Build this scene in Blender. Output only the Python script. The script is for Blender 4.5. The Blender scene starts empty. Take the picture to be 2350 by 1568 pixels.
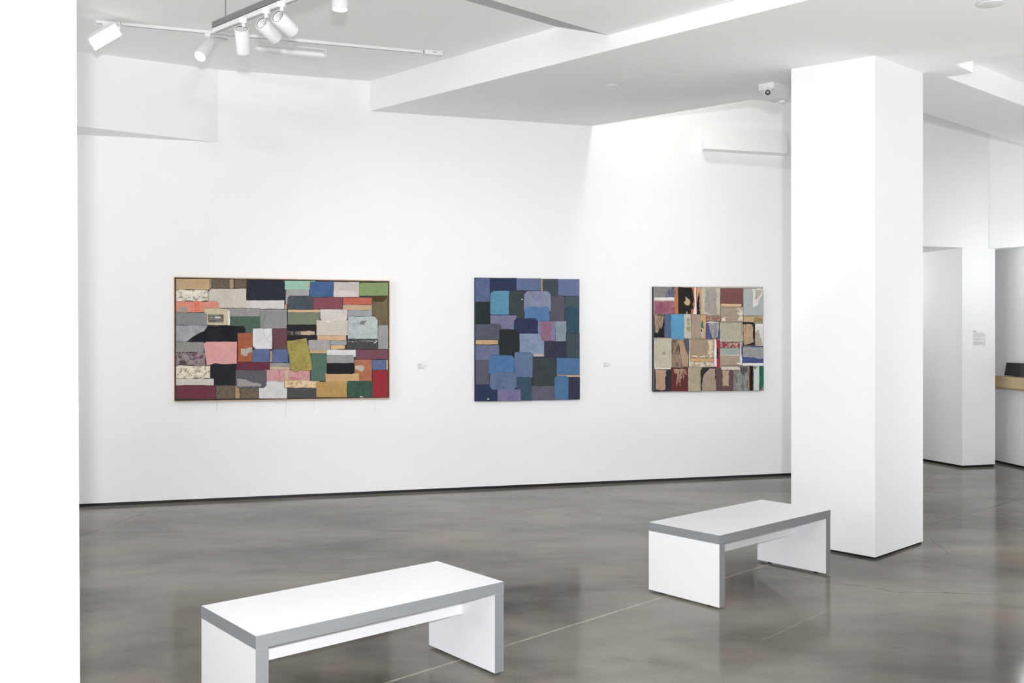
import bpy, bmesh, math, random
from mathutils import Vector, Matrix
C = bpy.context.scene.collection
sc = bpy.context.scene

# ------------------------------------------------------------------ camera, light, exposure
H = 1.6                       # camera height; lengths written with *H are in camera heights
F = 2110.0                    # focal length in photo pixels (frame 2350 x 1568)
EYE = Vector((0, 0, H))
cam = bpy.data.cameras.new('camera'); cam.sensor_width = 36; cam.lens = 36 * F / 2350
camo = bpy.data.objects.new('camera', cam); C.objects.link(camo)
camo.location = EYE; camo.rotation_euler = (math.pi / 2, 0, 0); cam.clip_start = .05
sc.camera = camo
sc.view_settings.view_transform = 'Standard'; sc.view_settings.look = 'None'
sc.view_settings.gamma = 1; sc.view_settings.use_curve_mapping = False
sc.view_settings.exposure = 0.13

world = bpy.data.worlds.new('daylight'); sc.world = world; world.use_nodes = True
bg = world.node_tree.nodes['Background']; bg.inputs[0].default_value = (.90, .95, 1, 1); bg.inputs[1].default_value = 0.04

def area(name, loc, target, size, power, col, size_y=None, spread=math.pi):
    l = bpy.data.lights.new(name, 'AREA'); l.energy = power; l.color = col; l.size = size; l.spread = spread
    if size_y: l.shape = 'RECTANGLE'; l.size_y = size_y
    o = bpy.data.objects.new(name, l); C.objects.link(o); o.location = loc
    o.rotation_euler = (Vector(target) - Vector(loc)).to_track_quat('-Z', 'Y').to_euler()
    return o
# photographer's strobe just behind and above the camera
strobe = bpy.data.lights.new('camera_strobe', 'POINT'); strobe.energy = 870; strobe.color = (.95, .975, 1); strobe.shadow_soft_size = .05
so = bpy.data.objects.new('camera_strobe', strobe); C.objects.link(so); so.location = (.10, -.40, 1.86)
# large soft fill added out of view on the left
area('left_fill', (-8.0, 2.5, 2.2), (0, 7, 1.8), 5.0, 160, (.99, .99, 1), 3.0)
# upward fills added unseen at floor level to brighten the ceilings
area('floor_fill_rear', (0, -2.6, .05), (0, -2.2, 4.0), 9.0, 860, (1, .985, .965), 3.0)
area('floor_fill_right', (6.2, 3.2, .05), (6.0, 3.4, 4.0), 5.0, 305, (1, .985, .965), 4.2)
area('floor_fill_left', (-6.0, 4.6, .05), (-5.9, 4.6, 4.0), 3.0, 75, (1, .98, .95), 5.0)
# lights outside the view: gallery spots for the wall pools, and added fills
area('right_fill', (5.4, 6.0, 1.0), (5.9, 11.8, 1.1), 1.2, 38, (.90, .96, 1), 1.5)  # added fill for the pier and header at far right
def accent(name, loc, px, py, power, deg, col=(1, .97, .93)):
    o = area(name, loc, (0, 0, 0), .1, power, col); bpy.data.lights.remove(o.data)
    l = bpy.data.lights.new(name, 'SPOT'); l.energy = power; l.color = col; l.spot_size = math.radians(deg); l.spot_blend = 1; l.shadow_soft_size = .05
    o = bpy.data.objects.new(name, l); C.objects.link(o); o.location = loc
    d = Vector(((px - 1175) / F, 1, (784 - py) / F)); d = d * (6.2757 * H / (1 - .2783 * d.x)) + Vector((0, 0, H))
    o.rotation_euler = (d - Vector(loc)).to_track_quat('-Z', 'Y').to_euler()
accent('accent_left', (-.6, 3.0, 3.5), 650, 400, 85, 45)
accent('accent_right', (1.2, 2.6, 3.0), 1600, 520, 40, 46)
accent('pillar_side_fill', (.2, 3.0, 3.0), 1690, 620, 260, 32)  # added fill, lifts the wall beside the pillar
bpy.data.lights['accent_right'].shadow_soft_size = .7
accent('low_wall_fill', (-.3, 2.4, 3.4), 1150, 930, 560, 54, (1, .99, .98))  # wide fill added for the lower wall
area('reveal_fill', (4.4, 13.2, 2.5), (6.0, 12.4, 1.2), .8, 19, (1, .97, .93), .8)  # added fill that lights the doorway reveal

# ------------------------------------------------------------------ geometry helpers
def ray(px, py): return Vector(((px - 1175) / F, 1, (784 - py) / F))
def at(px, py, Y): return EYE + ray(px, py) * Y                      # point at depth Y metres
def hit(px, py, p0, n):
    d = ray(px, py); return EYE + d * ((p0 - EYE).dot(n) / d.dot(n))
WN = Vector((.2783, -1, 0)).normalized()                            # normal of the long wall, towards the room
WD = Vector((1, .2783, 0)).normalized()                             # along the long wall, to the right
WY = 6.2757 * H
def wall_x(X, z=0, off=0): return Vector((X, WY + .2783 * X, z)) + WN * off
def wall_px(px, py, off=0): return hit(px, py, Vector((0, WY, 0)) + WN * off, WN)
W0 = Vector((0, WY, 0))
def plane(zc, x0, y0, gx, gy): return (Vector((x0 * H, y0 * H, zc * H)), Vector((-gx, -gy, 1)))
LOW = plane(2.311, 1.664, 4.213, -.0217, .078)
LOWP = plane(2.386, 1.664, 4.213, -.0217, .078)
UPP = plane(2.547, .223, 4.521, -.024, .087)
def pz(pl, x, y):
    p, n = pl; return p.z - (n.x * (x - p.x) + n.y * (y - p.y)) / n.z
def on(pl, px, py): return hit(px, py, *pl)

def mesh_obj(name, bm, mats, parent=None, smooth=False):
    me = bpy.data.meshes.new(name)
    bmesh.ops.recalc_face_normals(bm, faces=bm.faces)
    bm.to_mesh(me); bm.free()
    if not isinstance(mats, (list, tuple)): mats = [mats]
    for m in mats: me.materials.append(m)
    if smooth:
        for p in me.polygons: p.use_smooth = True
        try: me.set_sharp_from_angle(angle=math.radians(35))
        except Exception: pass
    o = bpy.data.objects.new(name, me); C.objects.link(o)
    if parent:
        o.parent = parent; o.matrix_parent_inverse = parent.matrix_world.inverted()
    return o
def struct(name, bm, m, smooth=False):
    o = mesh_obj(name, bm, m, None, smooth); o['kind'] = 'structure'; return o
def thing(name, label, cat, loc, rz=0, group=None):
    o = bpy.data.objects.new(name, None); C.objects.link(o); o.empty_display_size = .1
    o.location = loc; o.rotation_euler = (0, 0, rz); o['label'] = label; o['category'] = cat
    if group: o['group'] = group
    o.matrix_world = Matrix.Translation(loc) @ Matrix.Rotation(rz, 4, 'Z')
    return o
def tag(o, label, cat, group=None):
    o['label'] = label; o['category'] = cat
    if group: o['group'] = group
def B(): return bmesh.new()
def prism(bm, bottom, top, midx=None):
    """closed solid between two rings of equally many points"""
    vb = [bm.verts.new(p) for p in bottom]; vt = [bm.verts.new(p) for p in top]; n = len(vb); fs = []
    fs.append(bm.faces.new(vb[::-1])); fs.append(bm.faces.new(vt))
    for i in range(n): fs.append(bm.faces.new((vb[i], vb[(i + 1) % n], vt[(i + 1) % n], vt[i])))
    return fs
def up(pts, z0, z1):
    return [Vector((p[0], p[1], z0)) for p in pts], [Vector((p[0], p[1], z1)) for p in pts]
def box(bm, o, u, v, w, bev=0):
    """box from corner o spanned by u, v, w"""
    o, u, v, w = map(Vector, (o, u, v, w))
    n0 = set(bm.edges)
    fs = prism(bm, [o, o + u, o + u + v, o + v], [o + w, o + u + w, o + u + v + w, o + v + w])
    if bev:
        es = [e for e in bm.edges if e not in n0]
        bmesh.ops.bevel(bm, geom=es, offset=bev, segments=2, affect='EDGES', profile=.5)
    return fs
def cyl(bm, a, b, r, r2=None, n=40, cap=True, bev=0):
    a, b = Vector(a), Vector(b); r2 = r if r2 is None else r2
    d = (b - a).normalized(); x = d.orthogonal().normalized(); y = d.cross(x)
    def ring(c, rr): return [bm.verts.new(c + (x * math.cos(t) + y * math.sin(t)) * rr) for t in [2 * math.pi * i / n for i in range(n)]]
    rings = []
    if bev: prof = [(a, r - bev), (a + d * bev, r), (b - d * bev, r2), (b, r2 - bev)]
    else: prof = [(a, r), (b, r2)]
    rings = [ring(c, rr) for c, rr in prof]
    for q in range(len(rings) - 1):
        for i in range(n): bm.faces.new((rings[q][i], rings[q][(i + 1) % n], rings[q + 1][(i + 1) % n], rings[q + 1][i]))
    if cap: bm.faces.new(rings[0][::-1]); bm.faces.new(rings[-1])
def lathe(bm, a, d, prof, n=40, ring=False):
    """profile of (distance along d, radius) around the axis through a"""
    a, d = Vector(a), Vector(d).normalized(); x = d.orthogonal().normalized(); y = d.cross(x)
    R = []
    for s, r in prof:
        R.append([bm.verts.new(a + d * s + (x * math.cos(2 * math.pi * i / n) + y * math.sin(2 * math.pi * i / n)) * max(r, 1e-5)) for i in range(n)])
    for q in range(len(R) - 1):
        for i in range(n): bm.faces.new((R[q][i], R[q][(i + 1) % n], R[q + 1][(i + 1) % n], R[q + 1][i]))
    if ring:
        for i in range(n): bm.faces.new((R[-1][i], R[-1][(i + 1) % n], R[0][(i + 1) % n], R[0][i]))
    else: bm.faces.new(R[0][::-1]); bm.faces.new(R[-1])
def tube(bm, pts, r, n=6):
    pts = [Vector(p) for p in pts]; R = []
    for i, p in enumerate(pts):
        d = (pts[min(i + 1, len(pts) - 1)] - pts[max(i - 1, 0)]).normalized(); x = d.orthogonal().normalized(); y = d.cross(x)
        R.append([bm.verts.new(p + (x * math.cos(2 * math.pi * k / n) + y * math.sin(2 * math.pi * k / n)) * r) for k in range(n)])
    for q in range(len(R) - 1):
        for i in range(n): bm.faces.new((R[q][i], R[q][(i + 1) % n], R[q + 1][(i + 1) % n], R[q + 1][i]))

# ------------------------------------------------------------------ materials
def lin(c):
    c = c / 255; return c / 12.92 if c <= .04045 else ((c + .055) / 1.055) ** 2.4
def rgb(c): return (lin(c[0]), lin(c[1]), lin(c[2]), 1)
def new_mat(name):
    m = bpy.data.materials.new(name); m.use_nodes = True; nt = m.node_tree
    return m, nt, nt.nodes['Principled BSDF']
def N(nt, t, **k):
    n = nt.nodes.new(t)
    for a, b in k.items(): setattr(n, a, b)
    return n
def ramp(nt, fac, stops, interp='LINEAR'):
    r = N(nt, 'ShaderNodeValToRGB'); r.color_ramp.interpolation = interp
    e = r.color_ramp.elements
    while len(e) < len(stops): e.new(.5)
    for i, (p, c) in enumerate(stops): e[i].position = p; e[i].color = c
    nt.links.new(fac, r.inputs[0]); return r.outputs[0]
def noise(nt, vec, scale, detail=4, rough=.5, dist=0):
    n = N(nt, 'ShaderNodeTexNoise'); n.inputs['Scale'].default_value = scale; n.inputs['Detail'].default_value = detail
    n.inputs['Roughness'].default_value = rough; n.inputs['Distortion'].default_value = dist
    nt.links.new(vec, n.inputs['Vector']); return n.outputs[0]
def mixc(nt, fac, a, b, mode='MIX'):
    m = N(nt, 'ShaderNodeMix', data_type='RGBA', blend_type=mode)
    for s, v in ((m.inputs[0], fac), (m.inputs[6], a), (m.inputs[7], b)):
        if hasattr(v, 'links'): nt.links.new(v, s)
        else: s.default_value = v
    return m.outputs[2]
def mth(nt, op, a, b=None, clamp=False):
    m = N(nt, 'ShaderNodeMath', operation=op, use_clamp=clamp)
    for s, v in ((m.inputs[0], a), (m.inputs[1], b)):
        if v is None: continue
        if hasattr(v, 'links'): nt.links.new(v, s)
        else: s.default_value = v
    return m.outputs[0]
def objvec(nt, scale=(1, 1, 1)):
    t = N(nt, 'ShaderNodeTexCoord'); mp = N(nt, 'ShaderNodeMapping'); mp.inputs['Scale'].default_value = scale
    nt.links.new(t.outputs['Object'], mp.inputs['Vector']); return mp.outputs[0]
def bump(nt, p, h, strength, dist=.002):
    b = N(nt, 'ShaderNodeBump'); b.inputs['Strength'].default_value = strength; b.inputs['Distance'].default_value = dist
    nt.links.new(h, b.inputs['Height']); nt.links.new(b.outputs[0], p.inputs['Normal'])

def paint(name, c, rough=.6, var=.01):
    m, nt, p = new_mat(name); v = objvec(nt)
    n = noise(nt, v, 1.3, 5, .6)
    a = [x * (1 - var) for x in c] + [1]; b = [min(1, x * (1 + var)) for x in c] + [1]
    nt.links.new(ramp(nt, n, [(.3, a), (.7, b)]), p.inputs['Base Color'])
    p.inputs['Roughness'].default_value = rough; p.inputs['Specular IOR Level'].default_value = .3
    bump(nt, p, noise(nt, v, 220, 2), .08, .001); return m
M_wall = paint('white_wall_paint', (.885, .892, .903))
M_ceil = paint('white_ceiling_paint', (.925, .925, .925), .8)
M_trimw = paint('white_soffit_paint', (.885, .892, .903))
def simple(name, c, rough=.5, metal=0, spec=.5, nscale=30, var=.04):
    m, nt, p = new_mat(name); v = objvec(nt); n = noise(nt, v, nscale, 3)
    c = rgb(c)[:3]
    nt.links.new(ramp(nt, n, [(.3, [x * (1 - var) for x in c] + [1]), (.7, [min(1, x * (1 + var)) for x in c] + [1])]), p.inputs['Base Color'])
    p.inputs['Roughness'].default_value = rough; p.inputs['Metallic'].default_value = metal; p.inputs['Specular IOR Level'].default_value = spec
    return m
M_lam = simple('white_laminate', (236, 236, 239), .35, 0, .4, 4, .008)
M_fix = simple('white_powder_coat', (226, 226, 228), .4, 0, .4, 10, .01)
M_black = simple('black_rubber', (18, 18, 20), .6)
M_gap = simple('black_reveal_base', (14, 16, 20), .5)
M_greymetal = simple('grey_steel_channel', (130, 132, 134), .45, .3)
M_screen = simple('black_display_plastic', (20, 21, 24), .35)
M_frame2 = simple('charcoal_display_face', (42, 41, 44), .5)
M_paper = simple('white_label_card', (240, 240, 240), .7)
M_ink = simple('grey_print', (178, 178, 182), .8)
M_inkdark = simple('dark_print', (120, 120, 124), .8)
M_thread = simple('dark_thread', (70, 62, 58), .9)
M_chrome = simple('grey_lens_glass', (170, 175, 178), .15, .4)
# brushed edge banding
m, nt, p = new_mat('brushed_aluminium_edge'); v = objvec(nt, (3, 3, 400))
nt.links.new(ramp(nt, noise(nt, v, 1, 3), [(.3, rgb((134, 137, 140))), (.7, rgb((144, 147, 150)))]), p.inputs['Base Color'])
p.inputs['Metallic'].default_value = .15; p.inputs['Roughness'].default_value = .5; M_edge = m
# light wood
def wood(name, a, b, scale=(2, 40, 40)):
    m, nt, p = new_mat(name); v = objvec(nt, scale)
    n = noise(nt, v, 1, 6, .6, 1.0)
    nt.links.new(ramp(nt, n, [(.3, rgb(a)), (.7, rgb(b))]), p.inputs['Base Color']); p.inputs['Roughness'].default_value = .5; return m
M_wood = wood('pale_oak', (196, 170, 130), (222, 200, 162), (6, 6, 60))
M_framewood = wood('thin_maple_frame', (178, 140, 108), (204, 168, 132), (20, 20, 20))
def emit(name, col, s):
    m, nt, p = new_mat(name); p.inputs['Base Color'].default_value = (*col, 1)
    p.inputs['Emission Color'].default_value = (*col, 1); p.inputs['Emission Strength'].default_value = s; return m
M_glow = emit('lit_lamp_lens', (1, .985, .94), 3)

# polished concrete floor, with the saw-cut joints and hairline cracks laid out on it
m, nt, p = new_mat('polished_concrete'); M_floor = m
t = N(nt, 'ShaderNodeTexCoord'); P = t.outputs['Object']
mp = N(nt, 'ShaderNodeMapping'); mp.inputs['Rotation'].default_value = (0, 0, math.radians(-18)); mp.inputs['Scale'].default_value = (.62, 1.15, 1)
nt.links.new(P, mp.inputs['Vector']); V = mp.outputs[0]
n1 = noise(nt, V, .8, 5, .55, .2); n2 = noise(nt, V, 1.35, 5, .55, .35); n3 = noise(nt, P, .9, 3, .5); n4 = noise(nt, P, 90, 3, .7)
n5 = noise(nt, P, 420, 2, .6)
cc = ramp(nt, n1, [(.30, (.10, .099, .097, 1)), (.45, (.20, .197, .19, 1)), (.58, (.275, .272, .262, 1)), (.75, (.35, .345, .335, 1))])
dark = ramp(nt, n2, [(.30, (.52, .53, .56, 1)), (.50, (1, 1, 1, 1))])
cc = mixc(nt, .75, cc, dark, 'MULTIPLY')
warm = ramp(nt, n3, [(.52, (0, 0, 0, 1)), (.72, (1, 1, 1, 1))])
wf = mth(nt, 'MULTIPLY', warm, .8)
cc = mixc(nt, wf, cc, (1.12, .98, .86, 1), 'MULTIPLY')
cc = mixc(nt, 1.0, cc, ramp(nt, n4, [(.3, (.86, .86, .86, 1)), (.7, (1.1, 1.1, 1.1, 1))]), 'MULTIPLY')
cc = mixc(nt, 1.0, cc, ramp(nt, n5, [(.3, (.88, .88, .88, 1)), (.7, (1.1, 1.1, 1.1, 1))]), 'MULTIPLY')
speck = ramp(nt, noise(nt, P, 160, 1, .5), [(.80, (0, 0, 0, 1)), (.82, (1, 1, 1, 1))])
cc = mixc(nt, mth(nt, 'MULTIPLY', speck, .5), cc, (.5, .5, .48, 1))
def floor_pt(px, py): return hit(px, py, Vector((0, 0, 0)), Vector((0, 0, 1)))
sep = N(nt, 'ShaderNodeSeparateXYZ'); nt.links.new(P, sep.inputs[0])
wob = mth(nt, 'SUBTRACT', noise(nt, P, 5, 4, .6), .5)
linebreak = ramp(nt, noise(nt, P, 14, 4, .7), [(.36, (.25, .25, .25, 1)), (.55, (1, 1, 1, 1))])
wobf = mth(nt, 'SUBTRACT', noise(nt, P, 40, 3, .6), .5)
def line(a, b, width, wobble, col, strength, ext=0.0):
    """mask of a joint or crack running between two floor points"""
    global cc
    a, b = Vector(a[:2]), Vector(b[:2]); L = (b - a).length; d = (b - a) / L; n = Vector((-d.y, d.x))
    def lin2(vx, vy, c): return mth(nt, 'ADD', mth(nt, 'MULTIPLY', sep.outputs[0], vx), mth(nt, 'ADD', mth(nt, 'MULTIPLY', sep.outputs[1], vy), c))
    s = lin2(d.x, d.y, -a.dot(d)); q = lin2(n.x, n.y, -a.dot(n))
    q = mth(nt, 'ADD', q, mth(nt, 'MULTIPLY', wob, wobble)); q = mth(nt, 'ADD', q, mth(nt, 'MULTIPLY', wobf, wobble * .12 + .002))
    mk = mth(nt, 'SUBTRACT', 1, mth(nt, 'DIVIDE', mth(nt, 'ABSOLUTE', q), width), True)
    inside = mth(nt, 'MULTIPLY', mth(nt, 'GREATER_THAN', s, -ext), mth(nt, 'LESS_THAN', s, L + ext))
    mk = mth(nt, 'MULTIPLY', mth(nt, 'MULTIPLY', mk, inside), strength)
    mk = mth(nt, 'MULTIPLY', mk, linebreak)
    cc = mixc(nt, mk, cc, col)
fp = floor_pt
line(fp(885, 1568), fp(1740, 1303), .012, .004, (.56, .54, .51, 1), .95, 1.2)      # pale saw-cut joint under both benches
line(fp(1317, 1123), fp(1585, 1176), 0.013, 0, (.04, .036, .03, 1), .95, .1)
line(fp(2120, 1208), fp(2350, 1143), 0.015, 0, (.04, .036, .03, 1), .95, .4)
line(fp(170, 1236), fp(360, 1167), 0.011, .10, (.03, .027, .022, 1), 1.0)
line(fp(1790, 1320), fp(2060, 1358), 0.011, .12, (.04, .036, .03, 1), .85)
line(fp(2060, 1358), fp(2300, 1366), 0.011, .12, (.04, .036, .03, 1), .85)
line(fp(2080, 1272), fp(2290, 1315), 0.009, .10, (.04, .036, .03, 1), .8)
line(fp(2136, 1235), fp(2180, 1275), 0.009, .08, (.04, .036, .03, 1), .8)
line(fp(2250, 1088), fp(2350, 1100), 0.015, .05, (.04, .036, .03, 1), .8)
line(fp(1750, 1470), fp(1900, 1400), 0.008, .03, (.42, .41, .4, 1), .5)
cc = mixc(nt, 1.0, cc, (.88, .83, .75, 1), 'MULTIPLY')      # slight warm cast of the cement
nt.links.new(cc, p.inputs['Base Color'])
rr = ramp(nt, n2, [(.3, (.08, .08, .08, 1)), (.7, (.16, .16, .16, 1))]); nt.links.new(rr, p.inputs['Roughness'])
p.inputs['Specular IOR Level'].default_value = .5; p.inputs['IOR'].default_value = 1.17; bump(nt, p, n4, .05, .0008)

_fm = {}
def cloth(c, c2=None, kind='plain', var=.10, key=0):
    """book cloth / torn board: kind plain, tweed, mottle, torn, streak"""
    def soft(q):
        g = .3 * q[0] + .59 * q[1] + .11 * q[2]
        return tuple(int(round(9 + .965 * (g + (x - g) * .80))) for x in q)
    c = soft(c); c2 = soft(c2) if c2 else None
    k = (tuple(c), tuple(c2) if c2 else None, kind)
    if k in _fm: return _fm[k]
    m, nt, p = new_mat('cloth_%s' % kind); v = objvec(nt)
    oi = N(nt, 'ShaderNodeObjectInfo'); sh = N(nt, 'ShaderNodeVectorMath', operation='ADD'); sc3 = N(nt, 'ShaderNodeVectorMath', operation='SCALE')
    cb3 = N(nt, 'ShaderNodeCombineXYZ')
    for q in range(3): nt.links.new(oi.outputs['Random'], cb3.inputs[q])
    nt.links.new(cb3.outputs[0], sc3.inputs[0]); sc3.inputs['Scale'].default_value = 37
    nt.links.new(v, sh.inputs[0]); nt.links.new(sc3.outputs[0], sh.inputs[1]); v = sh.outputs[0]
    a = rgb(c)[:3]
    lo = [x * (1 - var) for x in a] + [1]; hi = [min(1, x * (1 + var)) for x in a] + [1]
    col = ramp(nt, noise(nt, v, 9, 5, .65, .6), [(.28, lo), (.72, hi)])
    weave = noise(nt, v, 420, 2, .6)
    col = mixc(nt, 1, col, ramp(nt, weave, [(.3, (.90, .90, .90, 1)), (.7, (1.08, 1.08, 1.08, 1))]), 'MULTIPLY')
    if c2:
        b = rgb(c2)
        if kind == 'tweed': f = ramp(nt, noise(nt, v, 160, 4, .8), [(.42, (0, 0, 0, 1)), (.58, (1, 1, 1, 1))])
        elif kind == 'torn': f = ramp(nt, noise(nt, v, 30, 8, .75, .6), [(.51, (0, 0, 0, 1)), (.54, (1, 1, 1, 1))])
        elif kind == 'streak': f = ramp(nt, noise(nt, objvec(nt, (1, 1, .22)), 55, 6, .75, .4), [(.47, (0, 0, 0, 1)), (.60, (1, 1, 1, 1))])
        else: f = ramp(nt, noise(nt, v, 13, 8, .75, .8), [(.44, (0, 0, 0, 1)), (.62, (1, 1, 1, 1))])
        col = mixc(nt, f, col, b)
    nt.links.new(col, p.inputs['Base Color']); p.inputs['Roughness'].default_value = .85; p.inputs['Specular IOR Level'].default_value = .15
    # creases: thin ridges where a slow noise crosses its middle value, plus slow puckering
    def ridge(sc_, w_, rot):
        mp_ = N(nt, 'ShaderNodeMapping'); mp_.inputs['Rotation'].default_value = rot; mp_.inputs['Scale'].default_value = (1, 1, .55)
        nt.links.new(v, mp_.inputs['Vector']); q = noise(nt, mp_.outputs[0], sc_, 2, .5, .8)
        return mth(nt, 'SUBTRACT', 1, mth(nt, 'MULTIPLY', mth(nt, 'ABSOLUTE', mth(nt, 'SUBTRACT', q, .5)), w_), True)
    wv = mth(nt, 'ADD', noise(nt, v, 14, 3, .6, 1.2), mth(nt, 'MULTIPLY', weave, .06))
    wv = mth(nt, 'ADD', wv, mth(nt, 'MULTIPLY', ridge(9, 30, (.3, .7, .2)), .30))
    wv = mth(nt, 'ADD', wv, mth(nt, 'MULTIPLY', ridge(26, 14, (.9, -.5, .4)), .16))
    bump(nt, p, wv, .6, .014)
    _fm[k] = m; return m
M_seam = simple('dark_seam', (52, 50, 54), .9)

# ================================================================== THE SETTING
TOP = 3.35 * H
bm = B(); prism(bm, *[[Vector((x, y, z)) for x, y in ((-9, -7), (11, -7), (11, 15), (-9, 15))] for z in (-.1, 0)]); struct('floor', bm, M_floor)
bm = B(); prism(bm, *up([(-8, -5), (10.5, -5), (10.5, 14.5), (-8, 14.5)], TOP, TOP + .1)); struct('ceiling', bm, M_ceil)

# long wall: left piece up to the hidden opening, lintel over the opening, the pier right of it
GAP = .03
XE, XF, XO = 3.557 * H, 3.863 * H, 2.80 * H
DOORTOP = 1.743 * H
def wall_block(bm, x0, x1, z0, z1, th=.3):
    a, b = wall_x(x0), wall_x(x1)
    prism(bm, *up([a, b, b - WN * th, a - WN * th], z0, z1))
bm = B(); wall_block(bm, -4.6 * H, XO, GAP, TOP, .96); struct('wall_back', bm, M_wall)
bm = B(); wall_block(bm, -4.6 * H, XO, 0, GAP + .004, .9)
for v in bm.verts: v.co -= WN * .02
struct('baseboard_back', bm, M_gap)
bm = B(); wall_block(bm, XO, XE, DOORTOP, TOP, .96); struct('trim_1', bm, M_wall)
bm = B(); wall_block(bm, XE, XF, GAP, TOP, .96); struct('wall_pier', bm, M_wall)
bm = B(); a, b = wall_x(XE), wall_x(XF); q = -WN * .015
prism(bm, *up([a + q + WD * .012, b + q - WD * .012, b - WN * .94 - WD * .012, a - WN * .94 + WD * .012], 0, GAP + .004)); struct('baseboard_pier', bm, M_gap)
# room beyond the opening
bm = B(); a, b = wall_x(1.0 * H, 0, -3.2), wall_x(6.5 * H, 0, -3.2); prism(bm, *up([a, b, b - WN * .2, a - WN * .2], 0, TOP)); struct('wall_far', bm, M_wall)
# boxed-out upper wall at the left (its lower end floats over the lower wall)
x0 = wall_px(500, 328); f1 = Vector((-2.523 * H, 5.328 * H, 0)); w0 = Vector((x0.x, x0.y, 0)); f2 = w0 + (f1 - w0) * 2.2
zb = 2.249 * H
back = wall_x(f2.x - .2)
bm = B(); prism(bm, *up([w0, back, f2], zb, TOP)); struct('trim_2', bm, M_trimw)
# small wedge-shaped soffit on the long wall beside the pillar
a0, a1 = wall_px(1611, 348), wall_px(1805, 357.5); zt = 2.57 * H
fL, fR = at(1616, 341, 6.57 * H), at(1807, 351, 6.735 * H)
zl = (a0.z + a1.z) / 2
for q in (a0, a1, fL, fR): q.z = zl
tL, tR = a0.copy(), a1.copy(); tL.z = tR.z = zt
bm = B(); prism(bm, [a0 - WN * .02, fL, tL - WN * .001], [a1 - WN * .02, fR, tR - WN * .001])
struct('trim_3', bm, M_trimw)

# low sloping ceiling with its notch
LA = Vector((-.937 * H, 6.03 * H, 0)); LBm = Vector((.564 * H, 6.43 * H, 0))
bd = Vector((2.024, -2.632, 0)).normalized()
def lowp(v, pl=LOW): return Vector((v[0], v[1], pz(pl, v[0], v[1])))
C1 = on(LOW, 1724, 229); G1 = C1 + WD * (2.50 * H - C1.x) / WD.x; G2 = on(LOW, 2120.6, 259.3); G3 = on(LOW, 2350, 333)
G4 = G3 + (G3 - G2) * .9
e1, na, nc, nd, e2 = on(LOW, 2350, 117), on(LOW, 2190, 147.6), on(LOW, 2233, 167), on(LOW, 2170, 177), on(LOW, 2350, 243.5)
E1x = na + (e1 - na) * 2.2; E2x = nd + (e2 - nd) * 1.7
bA = LA - bd * 0; bEnd = LA + bd * (9.5 * H)
ring = [LA, LBm, C1, G1, G2, G3, G4, Vector((10.4, G4.y, 0)), Vector((10.4, E2x.y, 0)), E2x, nd, nc, na, E1x, Vector((10.4, E1x.y, 0)), Vector((10.4, bEnd.y, 0)), bEnd]
low = [lowp(p) for p in ring]; TH = .13 * H
def slab(name, pts, th, mat):
    bm = B(); prism(bm, pts, [p + Vector((0, 0, th)) for p in pts]); bmesh.ops.triangulate(bm, faces=[f for f in bm.faces if len(f.verts) > 4]); return struct(name, bm, mat)
# ring order: 0 LA 1 LBm 2 C1 3 G1 4 G2 5 G3 6 G4 7 R1 8 R2 9 E2x 10 nd 11 nc 12 na 13 E1x 14 R3 15 R4 16 bEnd
tris = [(0, 1, 2), (0, 2, 10), (2, 3, 10), (3, 4, 10), (0, 10, 11), (0, 11, 12), (0, 12, 13), (0, 13, 16), (13, 14, 15), (13, 15, 16),
        (10, 4, 5), (10, 5, 9), (9, 5, 6), (9, 6, 7), (9, 7, 8)]
bm = B(); vb = [bm.verts.new(p) for p in low]; vt = [bm.verts.new(p + Vector((0, 0, TH))) for p in low]
for t_ in tris: bm.faces.new([vb[i] for i in t_]); bm.faces.new([vt[i] for i in t_])
for i in range(len(low)): k = (i + 1) % len(low); bm.faces.new((vb[i], vb[k], vt[k], vt[i]))
struct('ceiling', bm, M_ceil)
cap = [lowp(p) + Vector((0, 0, TH)) for p in (Vector((3.0, 5.2, 0)), Vector((10.4, 3.0, 0)), Vector((10.4, 10.5, 0)), Vector((4.2, 9.0, 0)))]
cap = [lowp(p) + Vector((0, 0, TH)) for p in (nd + (nd - e2) * .1 + (na - e1) * .15, E1x + (na - nd) * .6 + (E1x - na) * .2, Vector((10.4, E1x.y, 0)), Vector((10.4, E2x.y + .5, 0)), E2x + Vector((0, .4, 0)), nd + Vector((-.2, .3, 0)))]
slab('ceiling', cap, .05, M_ceil)
rlen = (E1x - na).length; rmid = na.lerp(E1x, .5); fc = (nd + e2) / 2; rn_ = Vector((-(e1 - na).y, (e1 - na).x, 0)).normalized()
if rn_.dot(fc - rmid) < 0: rn_ = -rn_
rp = lowp(rmid) + rn_ * .015 + Vector((0, 0, .11))
ro = area('recess_fill', rp, rp + rn_ + Vector((0, 0, 0)), rlen * .96, 3, (1, .995, .98), .05, 1.5)  # hidden strip added to brighten the inside of the notch
rs = bpy.data.lights.new('recess_spot_fill', 'SPOT'); rs.energy = 90; rs.color = (1, .99, .98); rs.spot_size = math.radians(17); rs.spot_blend = .8; rs.shadow_soft_size = .03  # unseen spot added to whiten the far face of the notch
rso = bpy.data.objects.new('recess_spot_fill', rs); C.objects.link(rso); rso.location = (1.8, .0, .6)
rso.rotation_euler = (lowp(nd.lerp(e2, .85)) + Vector((0, 0, .14)) - rso.location).to_track_quat('-Z', 'Y').to_euler()
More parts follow.
